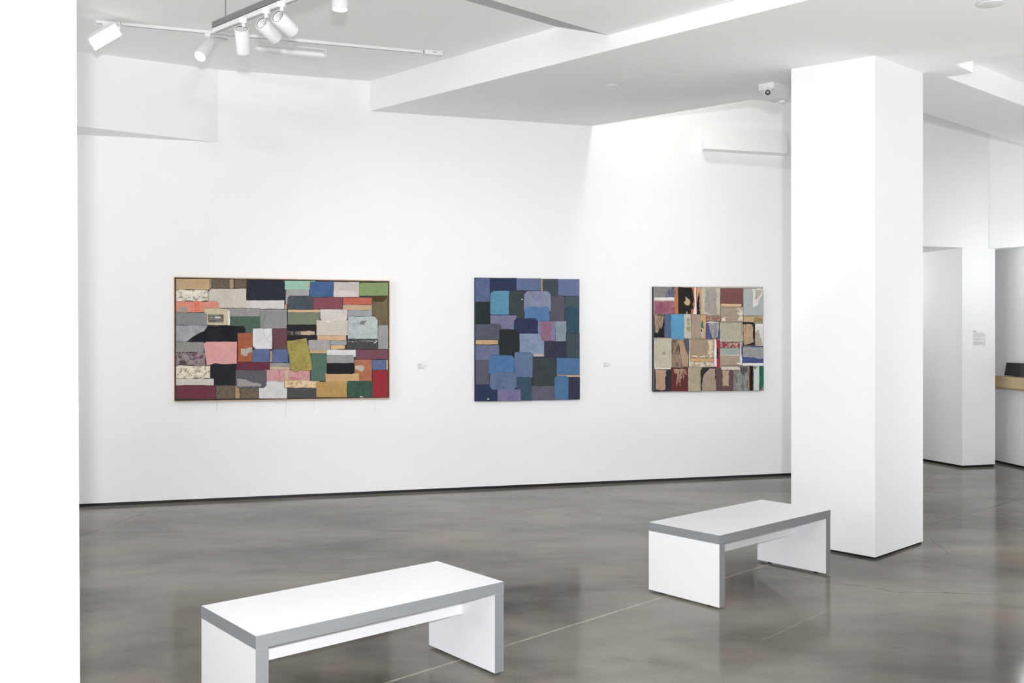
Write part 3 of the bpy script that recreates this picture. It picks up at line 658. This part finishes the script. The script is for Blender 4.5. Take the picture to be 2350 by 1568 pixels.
# --- torn-board collage ---
OFF3 = .05
TZ = lambda u, v: (1480 + u / 5.6, 640 + v / 5.6)
q = wz([TZ(112,104), TZ(1514,124), TZ(1519,1430), TZ(112,1450)], OFF3)
root = thing('torn_board_collage', 'near-square collage of torn tan, grey and maroon book boards, beside the pillar', 'artwork', (q[0] + q[2]) / 2)
bm = B(); quad_solid(bm, q, .002, OFF3); mesh_obj('canvas', bm, cloth((52, 54, 66)), root)
items = [
 ((112,108,1512,1440),(176,166,150),None,'plain','','n'),
 ((114,105,380,240),(150,146,142),(108,106,108),'tweed'), ([(262,238),(275,180),(310,108),(380,108),(380,238)],(78,84,118),(130,130,138),'streak','','x'),
 ((118,238,378,276),(226,224,218)), ((118,275,378,291),(205,185,160)), ((116,290,378,455),(148,72,100),(172,100,112),'mottle'),
 ((380,106,420,455),(188,108,58)), ((410,108,662,457),(200,108,58)),
 ([(418,130),(430,103),(520,112),(600,112),(612,150),(620,210),(632,270),(612,330),(625,380),(592,400),(590,455),(425,452)],(35,32,30)), ([(515,228),(545,250),(570,268),(582,310),(560,345),(530,342),(495,300),(520,285)],(196,160,122),None,'plain','','x'), ([(520,450),(535,410),(550,450)],(190,150,110),None,'plain','','x'),
 ([(632,112),(660,112),(658,300),(664,456),(612,457),(635,360)],(228,218,230),None,'plain','','n'),
 ((662,114,715,457),(222,152,88)), ([(662,456),(660,330),(672,280),(688,215),(690,165),(700,240),(696,330),(702,456)],(34,32,30),None,'plain','','x'),
 ((715,116,965,462),(196,190,170),(182,174,150),'mottle'), ([(768,128),(905,125),(922,180),(915,330),(925,440),(860,452),(765,430),(762,300),(775,220)],(166,158,148),(150,142,134),'mottle','','x'),
 ((968,122,1256,320),(126,74,74)), ((1240,320,1254,368),(110,55,50)), ((970,318,1240,362),(218,175,132)),
 ((970,365,1258,557),(166,146,124)), ([(1150,370),(1254,370),(1254,550),(1195,540),(1180,500),(1215,480),(1180,440),(1200,410)],(222,208,186),(166,146,124),'torn','','x'), ([(975,545),(1000,495),(1060,492),(1020,512),(1045,548)],(218,204,180),None,'plain','','x'),
 ((1258,125,1515,477),(168,180,180),(178,180,168),'streak'), ([(1378,128),(1515,132),(1500,215),(1470,262),(1440,345),(1380,375),(1385,260)],(226,220,214),None,'plain','','x'), ([(1418,135),(1510,150),(1470,220),(1430,268),(1408,265)],(190,172,152),None,'plain','','x'),
 ((1262,477,1512,558),(200,165,112)), ([(1390,556),(1400,505),(1450,490),(1510,505),(1510,556)],(142,128,70),(180,150,92),'torn','','x'),
 ((112,460,246,757),(28,28,33)), ([(118,468),(238,470),(225,600),(205,650),(190,630),(160,700),(125,690)],(168,140,112),(90,78,66),'streak','','x'),
 ((245,455,326,757),(76,98,138)), ((325,450,498,778),(76,152,196)),
 ((497,452,590,770),(192,188,168)), ([(535,510),(560,500),(580,600),(578,690),(540,705),(530,640),(545,600)],(140,135,88),(192,188,168),'torn','','x'),
 ((588,460,716,770),(168,143,122)), ((712,465,778,768),(214,158,100)), ([(710,600),(722,560),(735,528),(746,570),(750,638),(722,630)],(42,110,92),None,'plain','','x'), ([(705,665),(725,645),(750,655),(752,720),(725,765),(708,700)],(185,175,160),None,'plain','','x'), ([(708,655),(725,650),(730,670),(712,690)],(60,36,32),None,'plain','','x'),
 ((778,475,968,552),(142,98,80),(176,140,116),'torn'), ((778,552,958,770),(72,82,138)), ([(815,572),(945,568),(945,600),(935,745),(900,768),(860,765),(835,690),(820,640)],(165,162,160),(110,112,130),'streak','','x'), ((782,554,945,570),(228,224,216),None,'plain','','n'),
 ((955,568,1236,812),(182,175,150),(172,165,142),'mottle'), ((1236,570,1252,860),(222,216,204)),
 ((1408,575,1514,865),(224,220,214)), ([(1410,690),(1440,655),(1462,660),(1465,745),(1490,780),(1508,862),(1412,862)],(176,160,142),None,'plain','','x'),
 ((1246,558,1410,862),(42,40,42),None,'plain','b'), ([(1258,590),(1300,582),(1370,590),(1385,650),(1380,760),(1390,815),(1320,840),(1270,855),(1255,800),(1262,700)],(190,156,120),(172,138,104),'streak','','x'),
 ((565,1062,882,1135),(214,202,180),(160,134,104),'torn'), ((106,762,340,1145),(192,186,164),(180,172,144),'mottle','a'), ([(215,960),(232,935),(262,945),(262,972),(235,980)],(160,148,108),None,'plain','','x'), ((118,1138,330,1166),(216,210,196)),
 ((498,768,560,1135),(84,84,98)), ([(345,785),(420,782),(440,900),(430,1000),(470,1130),(338,1128)],(158,126,96),(78,68,60),'streak'), ([(412,795),(490,790),(515,900),(555,1000),(548,1132),(478,1130),(440,960),(440,880)],(180,140,104)),
 ((565,778,882,1018),(164,138,112)), ([(800,790),(872,790),(872,1012),(590,1012),(600,985),(700,1000),(800,980),(820,880)],(226,206,170),(164,138,112),'torn','','x'), ((575,1018,878,1066),(206,160,105)), ((562,782,572,1130),(215,205,180),None,'plain','','n'),
 ((880,778,918,1132),(232,222,230)), ([(905,765),(952,790),(955,1150),(880,1150),(918,1120),(918,900)],(186,40,56)), ([(918,860),(935,935),(930,1020),(915,1030)],(30,28,30),None,'plain','','x'),
 ((955,812,1228,892),(156,52,62),(190,176,160),'torn'), ((955,890,1232,984),(140,166,166),(176,164,144),'mottle'), ((955,982,1242,1115),(168,148,124)), ((958,978,1242,986),(226,222,214),None,'plain','','n'), ([(1165,1085),(1225,1075),(1205,1010),(1240,990),(1240,1112)],(228,222,208),None,'plain','','x'), ((1216,815,1234,1112),(224,220,210)),
 ((1238,868,1514,1082),(64,80,142)), ([(1250,882),(1512,880),(1512,1022),(1440,1028),(1380,1010),(1250,1005)],(158,158,160),(142,142,146),'mottle','','x'), ((1242,1080,1514,1120),(228,226,222)),
 ((112,1165,332,1448),(44,44,52)), ([(125,1172),(275,1178),(250,1290),(252,1425),(200,1435),(130,1420),(132,1300)],(184,148,118),(170,134,104),'mottle','','x'),
 ((330,1138,552,1447),(104,42,42)), ([(360,1155),(520,1158),(535,1230),(500,1225),(490,1300),(470,1215),(440,1390),(425,1300),(395,1395),(405,1220),(372,1215)],(176,146,118),(120,60,52),'streak','','x'),
 ((545,1132,722,1447),(178,164,132),(164,150,118),'mottle'), 
 ((705,1138,902,1442),(46,44,46),None,'plain','a'), ([(770,1205),(830,1150),(895,1155),(900,1440),(718,1440),(735,1310),(745,1240)],(170,146,124),(158,134,112),'streak','','x'),
 ((900,1155,1132,1442),(102,68,72)), ([(985,1175),(1072,1178),(1066,1290),(1070,1385),(1030,1372),(985,1378),(992,1260)],(180,152,122),None,'plain','','x'),
 ((1128,1122,1320,1437),(150,148,144),(84,84,86),'streak'), ([(1200,1128),(1312,1130),(1300,1200),(1262,1245),(1225,1210)],(74,72,74),(110,108,108),'streak','','x'),
 ((968,1128,1215,1172),(222,210,196),(190,160,140),'streak'),
 ((1318,1120,1332,1436),(212,148,88)), ((1332,1120,1380,1437),(30,28,29)), ((1378,1120,1388,1436),(220,150,80)), ((1386,1120,1460,1436),(196,210,206)), ([(1386,1128),(1440,1130),(1400,1170)],(120,110,76),None,'plain','','x'), ((1456,1118,1516,1432),(26,106,78)), ([(1470,1430),(1500,1380),(1516,1375),(1516,1430)],(150,120,96),None,'plain','','x'),
]
build_patches(root, items, TZ, art_frame(OFF3), 14, 'board_piece')

# ================================================================== WALL LABELS
def card(px0, py0, px1, py1, label, lines, name='wall_label', cat='label'):
    q = wz([(px0, py0), (px1, py0), (px1, py1), (px0, py1)], .002)
    root = thing(name, label, cat, (q[0] + q[2]) / 2)
    bm = B(); quad_solid(bm, q, .0002, .003); mesh_obj('card', bm, M_paper, root)
    W = (q[1] - q[0]).length; Hh = (q[0] - q[3]).length
    for k, (a, b, y, h, dark) in enumerate(lines):
        bm = B(); x = a
        while x < b - .01:
            w = min(rnd.uniform(.05, .16), b - x)
            c = [q[0] + WD * (W * xx) - Vector((0, 0, Hh * yy)) for xx, yy in ((x, y), (x + w, y), (x + w, y + h), (x, y + h))]
            prism(bm, [p + WN * .003 for p in c], [p + WN * .0034 for p in c]); x += w + .015
        mesh_obj('text_line', bm, M_inkdark if dark else M_ink, root)
L5 = [(.08, .46, .26, .05, 1), (.08, .34, .38, .04, 0), (.08, .84, .47, .05, 0), (.08, .36, .58, .04, 0), (.08, .6, .68, .05, 1), (.08, .56, .76, .04, 0)]
card(957, 831, 984, 850, 'small white printed caption card between the framed collage and the blue one', L5)
card(1383.5, 829, 1405, 845, 'small white printed caption card between the blue collage and the torn-board one', L5)
LL = [(.08, .28, .04, .04, 1), (.08, .26, .12, .015, 0), (.08, .9, .165, .018, 1)]
y = .23
for npar in (8, 7, 10):
    for k in range(npar): LL.append((.08, .95 if k < npar - 1 else .5, y, .012, 0)); y += .0235
    y += .03
LL.append((.68, .84, .95, .012, 0))
card(2231, 758, 2262.5, 798, 'white sheet of small text paragraphs on the pier right of the doorway', LL, 'wall_text', 'sign')

# ================================================================== BENCHES
def bench(B0, yaw, label):
    L, W, Hh, T = .7925 * H, .3425 * H, .2777 * H, .0535
    rt = thing('gallery_bench', label, 'bench', (B0[0] * H, B0[1] * H, 0), yaw, 'white gallery benches')
    def part(name, bm, mat, parent=None, lab=None):
        o = mesh_obj(name, bm, mat); o.parent = parent or rt
        if lab: o['label'] = lab
        return o
    e = .0016
    bm = B(); box(bm, (e, e, Hh - T), (L - 2 * e, 0, 0), (0, W - 2 * e, 0), (0, 0, T), .001); top = part('seat', bm, M_lam)
    # edge banding around the seat: four thin strips
    bm = B(); z0, z1 = Hh - T, T - .0006
    box(bm, (0, 0, z0), (L, 0, 0), (0, e + .0004, 0), (0, 0, z1)); box(bm, (0, W - e - .0004, z0), (L, 0, 0), (0, e + .0004, 0), (0, 0, z1))
    box(bm, (0, e, z0), (e + .0004, 0, 0), (0, W - 2 * e, 0), (0, 0, z1)); box(bm, (L - e - .0004, e, z0), (e + .0004, 0, 0), (0, W - 2 * e, 0), (0, 0, z1))
    part('edge_band', bm, M_edge, top, 'brushed grey metal edge band')
    zf = .013
    for x in (0.001, L - T - .001):
        bm = B(); box(bm, (x, e, zf), (T, 0, 0), (0, W - 2 * e, 0), (0, 0, Hh - T - zf - .0008), .0008); lg = part('side_panel', bm, M_lam)
        for ye in (.0004, W - e - .0004):
            bm = B(); box(bm, (x, ye, zf), (T, 0, 0), (0, e, 0), (0, 0, Hh - T - zf - .0012)); part('edge_band', bm, M_edge, lg, 'brushed grey metal edge band')
        for y in (W * .17, W * .84):
            bm = B(); cyl(bm, (x + T / 2, y, 0), (x + T / 2, y, .006), .014, n=20); cyl(bm, (x + T / 2, y, .006), (x + T / 2, y, zf), .006, n=12); part('foot', bm, M_black, None, 'black levelling foot')
    bm = B(); box(bm, (T + .001, W / 2 - .011, .150 * H), (L - 2 * T - .002, 0, 0), (0, .022, 0), (0, 0, Hh - T - .150 * H - .0005), .0008); part('stretcher', bm, M_lam)
    return rt
bench((-.6279, 2.2521), .705, 'white laminate bench with grey edging in the foreground, nearer of the two')
bench((.7722, 3.4207), .723, 'white laminate bench with grey edging beside the square pillar, farther of the two')

# ================================================================== CEILING FIXTURES
UN = UPP[1].normalized(); LN = LOW[1].normalized()
def disc(px, py, pl, r, label, grp=None, name='sprinkler_cover'):
    p = on(pl, px, py); n = pl[1].normalized()
    bm = B(); lathe(bm, p, -n, [(0, r * .82), (.003, r * .82), (.003, r), (.007, r), (.009, r * .93)], 48)
    o = mesh_obj(name, bm, M_fix, None, True); tag(o, label, 'sprinkler cover', grp); return o
disc(1407, 195.5, LOW, .062, 'flat white round cover plate alone on the low ceiling left of the pillar')
disc(2273, 7, LOW, .075, 'flat white round cover plate on the ceiling above right of the pillar')
disc(503, 90, UPP, .062, 'small white round cover plate on the upper ceiling behind the spotlight rails')

def rail(name, label, a, b, width, h, n, parent_channel=None):
    rt = thing(name, label, 'track', (a + b) / 2)
    d = (b - a).normalized(); s = d.cross(n).normalized()
    bm = B(); box(bm, a - s * width / 2, b - a, s * width, -n * h, .001)
    mesh_obj('rail', bm, M_fix, rt)
    bm = B(); box(bm, a + d * .01 - s * width * .12 - n * (h - .0003), (b - a) - d * .02, s * width * .24, -n * .0012); mesh_obj('conductor_slot', bm, simple('slot_grey', (150, 150, 152)), rt)
    return rt, d, s
# rail 1 on the upper ceiling
ta, tb = on(UPP, 221, 47), on(UPP, 970, 117)
r1, d1, s1 = rail('lighting_track', 'long thin white light rail across the upper ceiling, ending at a feed box', ta, tb, .036, .022, UN)
fe = tb + d1 * .01
bm = B(); box(bm, fe - s1 * .02, d1 * .16, s1 * .085 * (1 if s1.y < 0 else -1), -UN * .035, .002); mesh_obj('feed_box', bm, M_fix, r1)
bm = B()
sgn = 1 if s1.y < 0 else -1
for k in range(3): box(bm, fe + d1 * (.07 + k * .012) + s1 * sgn * .0655 - UN * .012 , d1 * .007, s1 * sgn * .001, -UN * .006)
mesh_obj('vent_slot', bm, M_black, r1)
# rail 2: dropped below the ceiling under a grey channel
DR = (UPP[0] - Vector((0, 0, .193 * H)), UPP[1])
pa, pb = on(DR, 493, 66), on(DR, 663, -4); pb = pa + (pb - pa) * 1.6
rt2, d2, s2 = rail('lighting_track', 'white light rail hung under a grey steel channel, carrying three spotlights', pa, pb, .036, .03, UN)
bm = B(); w = .041
box(bm, pa - s2 * w / 2 + UN * .001, pb - pa, s2 * .003, UN * .041); box(bm, pa + s2 * (w / 2 - .003) + UN * .001, pb - pa, s2 * .003, UN * .041); box(bm, pa - s2 * w / 2 + UN * .001, pb - pa, s2 * w, UN * .003)
for q_ in (.012, .024): box(bm, pa - s2 * (w / 2 + .001) + UN * q_, pb - pa, s2 * .002, UN * .002); box(bm, pa + s2 * (w / 2 - .001) + UN * q_, pb - pa, s2 * .002, UN * .002)
mesh_obj('steel_channel', bm, M_greymetal, rt2)
for f in (.10, .55, .95):
    q_ = pa.lerp(pb, f); bm = B(); cyl(bm, q_ + UN * .003, Vector((q_.x, q_.y, pz(UPP, q_.x, q_.y))) , .004, n=10); mesh_obj('hanger_rod', bm, M_greymetal, rt2)

def spot(label, mount, nrm, back, front, r, lit, grp='cylinder spotlights', power=0, col=(1, .96, .9)):
    """track head: adapter box, stem, cylinder from back to front"""
    rt = thing('track_spotlight', label, 'spotlight', mount, 0, grp)
    ax = (front - back).normalized()
    bm = B(); s = Vector((1, 0, 0)); t = nrm.cross(s).normalized(); s = t.cross(nrm).normalized()
    box(bm, mount - s * .022 - t * .017, s * .044, t * .034, -nrm * .032, .002); mesh_obj('track_adapter', bm, M_fix, rt)
    j = back + ax * .02
    bm = B(); cyl(bm, mount - nrm * .03, mount - nrm * .055, .010, n=20); 
    tube(bm, [mount - nrm * .05, (mount - nrm * .06).lerp(j, .5), j + ax * .01], .008, 12); mesh_obj('stem', bm, M_fix, rt, True)
    bm = B(); L = (front - back).length
    lathe(bm, back, ax, [(.006, 0), (.006, r * .78), (.0, r * .82), (0, r * .97), (.003, r), (L - .004, r), (L, r * .985), (L, r * .88), (L - .008, r * .86), (L - .008, 0)], 56)
    bd_ = mesh_obj('body', bm, M_fix, rt, True)
    bm = B(); lathe(bm, back - ax * .0005, ax, [(0, r * .80), (0, r * .84), (.004, r * .84), (.004, r * .80)], 40, True); mesh_obj('vent_ring', bm, M_black, bd_)
    bm = B(); lathe(bm, front - ax * .0095, ax, [(0, r * .85), (.003, r * .85), (.005, r * .5), (.006, 0)], 48); mesh_obj('lens', bm, M_glow if lit else simple('frosted_lens', (215, 215, 210), .2), rt, True)
    if power:
        l = bpy.data.lights.new('lamp_light', 'SPOT'); l.energy = power; l.color = col; l.spot_size = math.radians(50); l.spot_blend = .9; l.shadow_soft_size = .03
        lo_ = bpy.data.objects.new('lamp_light', l); C.objects.link(lo_); lo_.parent = rt; lo_.matrix_parent_inverse = rt.matrix_world.inverted()
        lo_.location = front + ax * .012; lo_.rotation_euler = ax.to_track_quat('-Z', 'Y').to_euler()
    return rt
def mnt(px, py, pl, h): return on(pl, px, py)
DRb = (DR[0] - Vector((0, 0, .031)), DR[1])
y3 = 3.76 * H
spot('white cylinder spotlight hanging straight down, leftmost of three on the grey-topped rail', on(DRb, 559, 42), UN, at(554.5, 66, y3 - .06), at(558.5, 120, y3 + .05), .045, False)
spot('white cylinder spotlight tilted right, middle one of three on the grey-topped rail', on(DRb, 611, 20), UN, at(600, 53, 3.62 * H), at(633.5, 87, 3.70 * H), .046, False, power=2)
spot('white cylinder spotlight tilted right, rightmost of three on the grey-topped rail', on(DRb, 646.5, 4), UN, at(637, 38, 3.52 * H), at(671, 71, 3.60 * H), .046, False, power=2)
Tb = (UPP[0] - Vector((0, 0, .023)), UPP[1])
m_ = on(Tb, 478, 76)
spot('lit cylinder spotlight aimed down left, on the long thin rail', m_, UN, at(483, 98, m_.y - .03), at(459, 130, m_.y - .16), .050, True, power=4)
# far lamp at the top edge, on a rail of its own
lt = at(780, 22, 3.5 * H); lb_ = lt + Vector((0, 0, .18)); mt = Vector((lb_.x, lb_.y, lb_.z + .08))
spot('lit cylinder spotlight pointing straight down, cut off by the top of the photo', mt, Vector((0, 0, 1)), lb_, lt, .052, True, power=4)
zc = pz(UPP, mt.x, mt.y)
rt3 = thing('lighting_track', 'short white rail and drop stem holding the spotlight at the top edge', 'track', mt)
bm = B(); box(bm, mt + Vector((-.25, -.018, .001)), (.5, 0, 0), (0, .036, 0), (0, 0, .025), .001); mesh_obj('rail', bm, M_fix, rt3)
bm = B(); cyl(bm, mt + Vector((.18, 0, .02)), Vector((mt.x + .18, mt.y, zc + .01)), .008, n=16); mesh_obj('drop_stem', bm, M_fix, rt3)

# lit flood panel at the left end of rail 1
fm = on(Tb, 276, 52); fy = fm.y - .05
c4 = [at(200.6, 95, fy - .10), at(259, 58, fy - .03), at(284, 78, fy + .05), at(222, 110, fy - .02)]
cc_ = sum(c4, Vector()) / 4; uu = ((c4[1] - c4[0]) + (c4[2] - c4[3])).normalized(); vv = ((c4[3] - c4[0]) + (c4[2] - c4[1])); vv = (vv - uu * vv.dot(uu)).normalized(); nn = uu.cross(vv)
if nn.dot(EYE - cc_) < 0: nn = -nn
hl = ((c4[1] - c4[0]).length + (c4[2] - c4[3]).length) / 4; hw = ((c4[3] - c4[0]).length + (c4[2] - c4[1]).length) / 4
rt = thing('flood_light', 'lit rectangular white flood light at the left end of the long rail', 'spotlight', fm)
bm = B(); box(bm, cc_ - uu * (hl + .008) - vv * (hw + .008) - nn * .05, uu * 2 * (hl + .008), vv * 2 * (hw + .008), nn * .05, .004); hb = mesh_obj('housing', bm, M_fix, rt)
bm = B()
for k in range(7): box(bm, cc_ - uu * (hl - .02) + uu * k * (2 * hl - .04) / 6 - vv * hw * .9 - nn * .065, uu * .003, vv * 2 * hw * .9, nn * .016)
mesh_obj('cooling_fin', bm, M_fix, hb)
bm = B(); box(bm, cc_ - uu * hl - vv * hw + nn * .0005, uu * 2 * hl, vv * 2 * hw, nn * .003); mesh_obj('lens', bm, M_glow, rt)
fm2 = on(Tb, 245, 51)
bm = B(); box(bm, fm2 - d1 * .03 - s1 * .018, d1 * .11, s1 * .036, -UN * .035, .002); mesh_obj('track_adapter', bm, M_fix, rt)
bm = B(); jj = cc_ + uu * (hl + .012)
tube(bm, [fm - UN * .01, fm - UN * .04 + uu * .01, jj + Vector((0, 0, .05)), jj], .009, 10); cyl(bm, jj - uu * .008 - nn * .02, jj + uu * .006 - nn * .02, .024, n=24); mesh_obj('bracket', bm, M_fix, rt, True)
bm = B(); j2 = cc_ - uu * (hl + .012); cyl(bm, j2 + uu * .006 - nn * .02, j2 - uu * .006 - nn * .02, .014, n=20); mesh_obj('tilt_knob', bm, M_fix, rt, True)

# unlit linear wall washer under rail 1
wm = on(Tb, 667, 97); wy_ = wm.y + .0
wa, wb = at(591, 112, wy_ - .03), at(744, 128, wy_ + .02)
wd = (wb - wa).normalized(); wn = Vector((0, 0, 1)); wn = (wn - wd * wn.dot(wd)).normalized(); ws = wd.cross(wn)
if ws.y > 0: ws = -ws
rt = thing('wall_washer', 'long unlit white bar-shaped wall washer hung under the long rail', 'spotlight', wm)
bm = B(); prof = []
for k in range(9):
    t_ = math.pi * k / 8; prof.append((math.cos(t_) * .027, math.sin(t_) * .038))
prof += [(-.027, -.012), (.027, -.012)]
prism(bm, [wa + wn * a + ws * b for a, b in prof], [wb + wn * a + ws * b for a, b in prof]); mesh_obj('housing', bm, M_fix, rt, True)
for q_, sg in ((wa, -1), (wb, 1)):
    bm = B(); prism(bm, [q_ + wn * a * 1.12 + ws * b * 1.08 + wd * sg * .0005 for a, b in prof], [q_ + wn * a * 1.12 + ws * b * 1.08 + wd * sg * .005 for a, b in prof]); mesh_obj('end_cap', bm, M_fix, rt)
    bm = B(); cyl(bm, q_ + wd * sg * .005, q_ + wd * sg * .02, .010, n=20); mesh_obj('tilt_knob', bm, M_fix, rt)
bm = B(); ca, cb = wa - wd * .009, wb + wd * .009; hh = wn * .05
tube(bm, [ca, ca + hh, ca + hh * 1.1 + wd * .006, cb + hh * 1.1 - wd * .006, cb + hh, cb], .0035, 8); mesh_obj('yoke', bm, M_fix, rt)
bm = B(); box(bm, wm - d1 * .02 - s1 * .017, d1 * .04, s1 * .034, -UN * .03, .002); cyl(bm, wm - UN * .028, wa.lerp(wb, .5) + hh * 1.1, .006, n=14); mesh_obj('track_adapter', bm, M_fix, rt)

# ceiling camera housing by the pillar
n0_ = on(LOW, 1776, 188); n1_ = on(LOW, 1741, 194.5); n2_ = on(LOW, 1812, 197)
cu = (n1_ - n0_); cv = (n2_ - n0_); cvl = cv.length; cvd = cv.normalized(); dn = -LN
rt = thing('ceiling_camera', 'white wedge-shaped camera housing with round lens under the ceiling, left of the pillar', 'camera', n0_)
pxm = n0_.y / F
pf = [(0, 0), (0, 13.5 * pxm)]
for k in range(1, 9):
    t_ = k / 8; pf.append((cvl * (.08 + .90 * t_), (13.5 + 20 * math.sin(t_ * math.pi / 2)) * pxm))
pf += [(cvl, 34 * pxm), (cvl, 0)]
bm = B(); prism(bm, [n0_ + cvd * a + dn * b for a, b in pf], [n0_ + cu + cvd * a + dn * b for a, b in pf])
bmesh.ops.bevel(bm, geom=[e for e in bm.edges if e.calc_face_angle(0) > .9], offset=.003, segments=2, affect='EDGES')
hs = mesh_obj('housing', bm, M_fix, rt)
lc = at(1762, 212, n0_.y + .02); ln = Vector((-.25, -.75, -.62)).normalized(); ln = (EYE - lc).normalized() * .45 + ln * .55; ln.normalize(); lr = 6.2 * pxm
bm = B(); lathe(bm, lc - ln * .035, ln, [(0, lr * 1.55), (.02, lr * 1.5), (.032, lr * 1.28), (.038, lr * 1.02), (.030, lr * .98), (.030, 0)], 40); mesh_obj('lens_turret', bm, M_fix, rt, True)
bm = B(); lathe(bm, lc - ln * .006, ln, [(0, lr), (.004, lr), (.006, lr * .7), (.002, lr * .66), (.002, 0)], 40); mesh_obj('lens_ring', bm, M_black, rt, True)
bm = B(); lathe(bm, lc - ln * .004, ln, [(0, lr * .66), (.004, lr * .6), (.010, lr * .3), (.011, 0)], 32); mesh_obj('lens', bm, M_chrome, rt, True)
bm = B()
for k in range(3): 
    q_ = at(1744, 199.5 + k * 2.4, n0_.y - .005)
    box(bm, n0_ + cu * (.93 - 0) + dn * (5 + 2.6 * k) * pxm - cvd * .0008, -cu * .22, cvd * .0006, dn * .4 * pxm)
mesh_obj('vent_slot', bm, M_greymetal, hs)
q_ = n0_ + cvd * cvl * .93 + cu * .35 + dn * 33 * pxm
bm = B(); lathe(bm, q_, dn, [(0, .034), (.012, .034), (.022, .026), (.027, .01), (.028, 0)], 32); mesh_obj('sensor_dome', bm, M_fix, rt, True)

# ================================================================== COUNTER AND DISPLAYS, FAR RIGHT
ct_a = at(2286, 862, 7.50 * H); cb_ = at(2350, 869, 7.10 * H); cdir = Vector(((cb_ - ct_a).x, (cb_ - ct_a).y, 0)).normalized()
zt_ = (ct_a.z + cb_.z) / 2; ca_ = Vector((ct_a.x, ct_a.y, zt_)) - cdir * .35; ce = Vector((cb_.x, cb_.y, zt_)) + cdir * .6
out = Vector((cdir.y, -cdir.x, 0));
if out.x > 0: out = -out
bw = -out * .16
bm = B(); th = .17
pr = [Vector((0, 0, 0)), out * 0 + Vector((0, 0, -th * .82)), bw * .35 + Vector((0, 0, -th)), bw + Vector((0, 0, -th)), bw]
prism(bm, [ca_ + q for q in pr], [ce + q for q in pr])
o = mesh_obj('counter_shelf', bm, M_wood); tag(o, 'thick pale wood counter edge on the recessed wall at the right edge', 'counter')
def display(p, w, h, lean, label, yawv):
    rt = thing('display_screen', label, 'screen', p, 0, 'black screens on the wood counter')
    a = yawv; up_ = (Vector((0, 0, 1)) - out * lean).normalized(); p = p + Vector((0, 0, .004 + .056 * lean)); nrm_ = a.cross(up_)
    if nrm_.dot(EYE - p) < 0: nrm_ = -nrm_
    bm = B(); box(bm, p, a * w, up_ * h, -nrm_ * .012, .002); mesh_obj('housing', bm, M_screen, rt)
    bm = B(); box(bm, p + a * .008 + up_ * .010 + nrm_ * .0003, a * (w - .016), up_ * (h - .022), nrm_ * .001); mesh_obj('screen', bm, M_frame2, rt)
    bm = B(); box(bm, p + a * w * .5 + up_ * .004 + nrm_ * .0004, a * .012, up_ * .003, nrm_ * .0008); mesh_obj('badge', bm, M_greymetal, rt)
    bm = B(); box(bm, p + a * w * .35 - nrm_ * .012 + up_ * h * .5, a * w * .3, up_ * .004 , -nrm_ * .04); box(bm, p + a * w * .35 - nrm_ * .052, a * w * .3, up_ * h * .5 , -nrm_ * .004); mesh_obj('stand', bm, M_screen, rt)
dp = Vector((ct_a.x, ct_a.y, zt_ + .001))
def cpos(px, back):  # point on the counter top seen at column px
    n_ = Vector((-cdir.y, cdir.x, 0)); base = ca_ - out * back
    return Vector((*hit(px, 784, base, n_)[:2], zt_ + .001))
pL = cpos(2304.5, .035); pR = cpos(2342, .035)
ya_ = (pR - pL).normalized()
display(pL, (pR - pL).length, 29.5 / F * pL.y, .18, 'black landscape screen leaning on the wood counter, the left one', ya_)
pL2 = cpos(2341, .012); display(pL2, (pR - pL).length * 1.2, 31 / F * pL2.y, .10, 'black landscape screen on the wood counter, right one cut off by the edge', (cdir * .9 - out * .05).normalized())

for o in bpy.data.objects:
    if o.type == 'MESH' and o.parent is None and 'label' not in o and 'kind' not in o: print('UNTAGGED', o.name)
